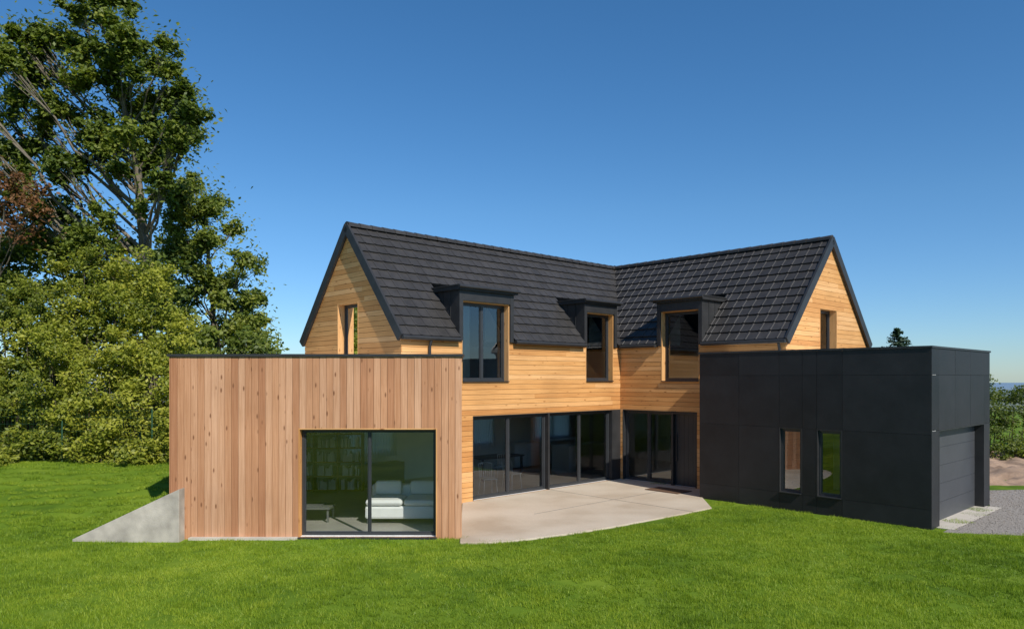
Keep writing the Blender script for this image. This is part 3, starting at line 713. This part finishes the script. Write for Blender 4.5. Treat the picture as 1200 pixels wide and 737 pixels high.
build_tree('tall_deciduous_tree',[(178,600,0),(176,420,0),(174,330,0),(168,260,0),(160,200,.2),(148,140,0),(135,80,.1),(120,30,0)],26,tall,.28,1850,.18,M_BARKL,M_LEAF,.56,fill=38)
sec=[(225,215,20),(250,238,22),(214,250,24),(272,268,20),(240,285,26),(205,300,24),(288,305,20),(262,328,26),(300,345,18),(225,345,26),(190,350,24),(290,378,20),(255,385,24),(310,376,13),(215,225,14),(180,300,22),(170,350,24),(200,390,24),(235,400,24),(280,400,20),(300,400,18)]
build_tree('deciduous_tree',[(262,560,0),(258,440,0),(252,380,0),(247,330,0),(243,280,0),(236,225,0)],31,sec,.2,1600,.18,M_BARKL,M_LEAF,.7,fill=22)
red=[(15,215,26),(35,240,24),(0,245,28),(-30,220,30),(20,268,22),(50,225,14),(-60,250,30)]
build_tree('copper_leaved_tree',[(-20,600,0),(-15,430,0),(-5,330,0),(5,240,0)],23.5,red,.14,420,.15,M_BARK,M_RED,.45,depth=.8)
def shrubs(name,spec,m,dens,lsize,tone):
    root=empty(name,(spec[0][0].x,spec[0][0].y,0));items=[];b=MB()
    for c,r,tn in spec:
        P,cs=clump(c,r,int(dens*r*r),11,.9);items.append((P,lsize,tone+tn))
        b.tube([Vector((c.x+random.uniform(-.2,.2),c.y+.3,tz(c.x,c.y))),Vector((c.x,c.y+.1,c.z*.5)),c],[.022,.016,.008],5,cap=False)
        for q in cs[:5]: b.tube([c,Vector(q)],[.012,.004],4,cap=False)
    b.obj('stems',M_BARK,root,recalc=False);leafobj('shrub_leaves',items,m,root)
spec=[]
for row,(yy,D) in enumerate(((532,20.2),(512,20.5),(485,20.8),(455,21.2),(425,21.5),(395,22.0),(365,22.6),(338,23.2),(312,24.0))):
    for px in range(-190,222,27):
        if yy<330 and not (60<px<200): continue
        if yy<360 and px<40 and random.random()<.4: continue
        if px>205 and yy<390: continue
        p=w3(px+random.uniform(-11,11),yy+random.uniform(-10,10),D+random.uniform(-.5,.7));bright=.26 if (60<px<230 and yy<535) else .1
        spec.append((p,random.uniform(.58,.92),bright+random.uniform(-.2,.2)))
shrubs('hedge',spec,M_SHRUB,1500,.115,.42)
spec=[]
for px in range(-260,330,32):
    for yy,D in ((300,26.5),(335,26),(375,26.5),(408,26.8),(440,26.8),(475,26.8),(505,26.5)):
        if px>190 and yy<385: continue
        if yy==300 and px>150: continue
        spec.append((w3(px+random.uniform(-11,11),yy+random.uniform(-11,11),D+random.uniform(-1,1)),random.uniform(.95,1.35),random.uniform(-.2,.2)))
shrubs('background_trees',spec,M_LEAF,540,.19,.5)
spec=[]
for px in range(1150,1420,20):
    for yy,D in ((459,33),(472,31),(490,30),(512,29),(533,28.3)):
        spec.append((w3(px+random.uniform(-8,8),yy+random.uniform(-5,6)+ (0 if yy>470 else 6*math.sin(px*.06)),D),random.uniform(.55,.85),random.uniform(-.2,.15)))
shrubs('bush',spec,M_SHRUB,1000,.12,.2)
def conifer(px,ytop,D,h):
    top=w3(px,ytop,D);root=empty('conifer_tree',(top.x,top.y,0));b=MB();b.tube([Vector((top.x,top.y,0)),top],[.14,.01],7)
    items=[];z=top.z-.05
    while z>top.z-h:
        R=.10+(top.z-z)*.72
        for j in range(9):
            a=random.uniform(0,6.28);e=Vector((top.x+math.cos(a)*R*random.uniform(.7,1.1),top.y+math.sin(a)*R,z+.05));s=Vector((top.x,top.y,z))
            b.tube([s,e],[.02,.005],4,cap=False);t=rng.uniform(.1,1,(50,1));P=np.array(s)+(np.array(e)-np.array(s))*t+rng.normal(0,.04,(50,3));items.append((P,.12,.5))
        z-=.17
    b.obj('trunk',M_BARK,root,recalc=False);leafobj('needles',items,M_CONI,root)
conifer(1052,386,42,3.2)
spec=[]
for i in range(110):
    a=random.uniform(-1.3,1.5);R=random.uniform(38,46)
    x,y=R*math.sin(a),-R*math.cos(a)+4
    spec.append((Vector((x,y,random.uniform(.8,7.0))),random.uniform(1.8,2.8),random.uniform(-.2,.2)))
shrubs('distant_trees',spec,M_LEAF,130,.42,.4)
# ------------------------------------------------------------------ fence
FY=20.15
fe=empty('wire_fence',(-12.5,FY,.8));fb=MB();fx=[];
for i in range(9):
    x=-22.5+i*2.5
    if x>-7.5: break
    fx.append(x);z=tz(x,FY);fb.tube([Vector((x,FY,z-.1)),Vector((x,FY,z+1.5))],[.022,.022],6)
for k in range(8):
    pts=[Vector((x,FY,tz(x,FY)+.05+k*.2)) for x in fx];fb.tube(pts,[.0025]*len(pts),4)
x=fx[0]
while x<fx[-1]:
    fb.tube([Vector((x,FY,tz(x,FY)+.05)),Vector((x,FY,tz(x,FY)+1.45))],[.0018]*2,3,cap=False);x+=.1
fb.obj('posts_and_mesh',M_FENCE,fe)
# ------------------------------------------------------------------ light
el=math.radians(41);az=math.radians(147)
sdir=Vector((math.sin(az)*math.cos(el),math.cos(az)*math.cos(el),math.sin(el)))
sl_=bpy.data.lights.new('sun','SUN');sl_.energy=5.0;sl_.angle=math.radians(.5);sl_.color=(1,.95,.86)
so=bpy.data.objects.new('sun',sl_);so.rotation_euler=(-sdir).to_track_quat('-Z','Y').to_euler();so.location=(10,-10,20);link(so)
w=bpy.data.worlds.new('World');scene.world=w;w.use_nodes=True;n=w.node_tree.nodes;L_=w.node_tree.links;bg=n['Background']
sk=n.new('ShaderNodeTexSky');sk.sky_type='NISHITA';sk.sun_disc=False;sk.sun_elevation=el;sk.sun_rotation=az;sk.altitude=100;sk.air_density=1.0;sk.dust_density=.1;sk.ozone_density=4.5
hs=n.new('ShaderNodeHueSaturation');hs.inputs['Saturation'].default_value=1.22
tc=n.new('ShaderNodeTexCoord');sx=n.new('ShaderNodeSeparateXYZ');rp=ramp(n,[(0,(.60,.76,1.0)),(.05,(.66,.81,1.0)),(.22,(.95,.98,1.0)),(.5,(1.05,1.05,1.02))])
L_.new(tc.outputs['Generated'],sx.inputs[0]);L_.new(sx.outputs['Z'],rp.inputs[0])
mm=n.new('ShaderNodeMix');mm.data_type='RGBA';mm.blend_type='MULTIPLY';mm.inputs[0].default_value=1
L_.new(sk.outputs[0],hs.inputs['Color']);L_.new(hs.outputs[0],mm.inputs[6]);L_.new(rp.outputs[0],mm.inputs[7]);L_.new(mm.outputs[2],bg.inputs[0]);bg.inputs[1].default_value=.122
scene.view_settings.view_transform='Standard';scene.view_settings.look='None';scene.view_settings.exposure=0
cam=bpy.data.cameras.new('camera');cam.lens=25.5;cam.sensor_width=36;cam.sensor_fit='HORIZONTAL';cam.shift_y=74.5/1200;cam.clip_end=12000;cam.clip_start=.1
co=bpy.data.objects.new('camera',cam);co.location=(0,0,H);co.rotation_euler=(math.radians(90),0,0);link(co);scene.camera=co
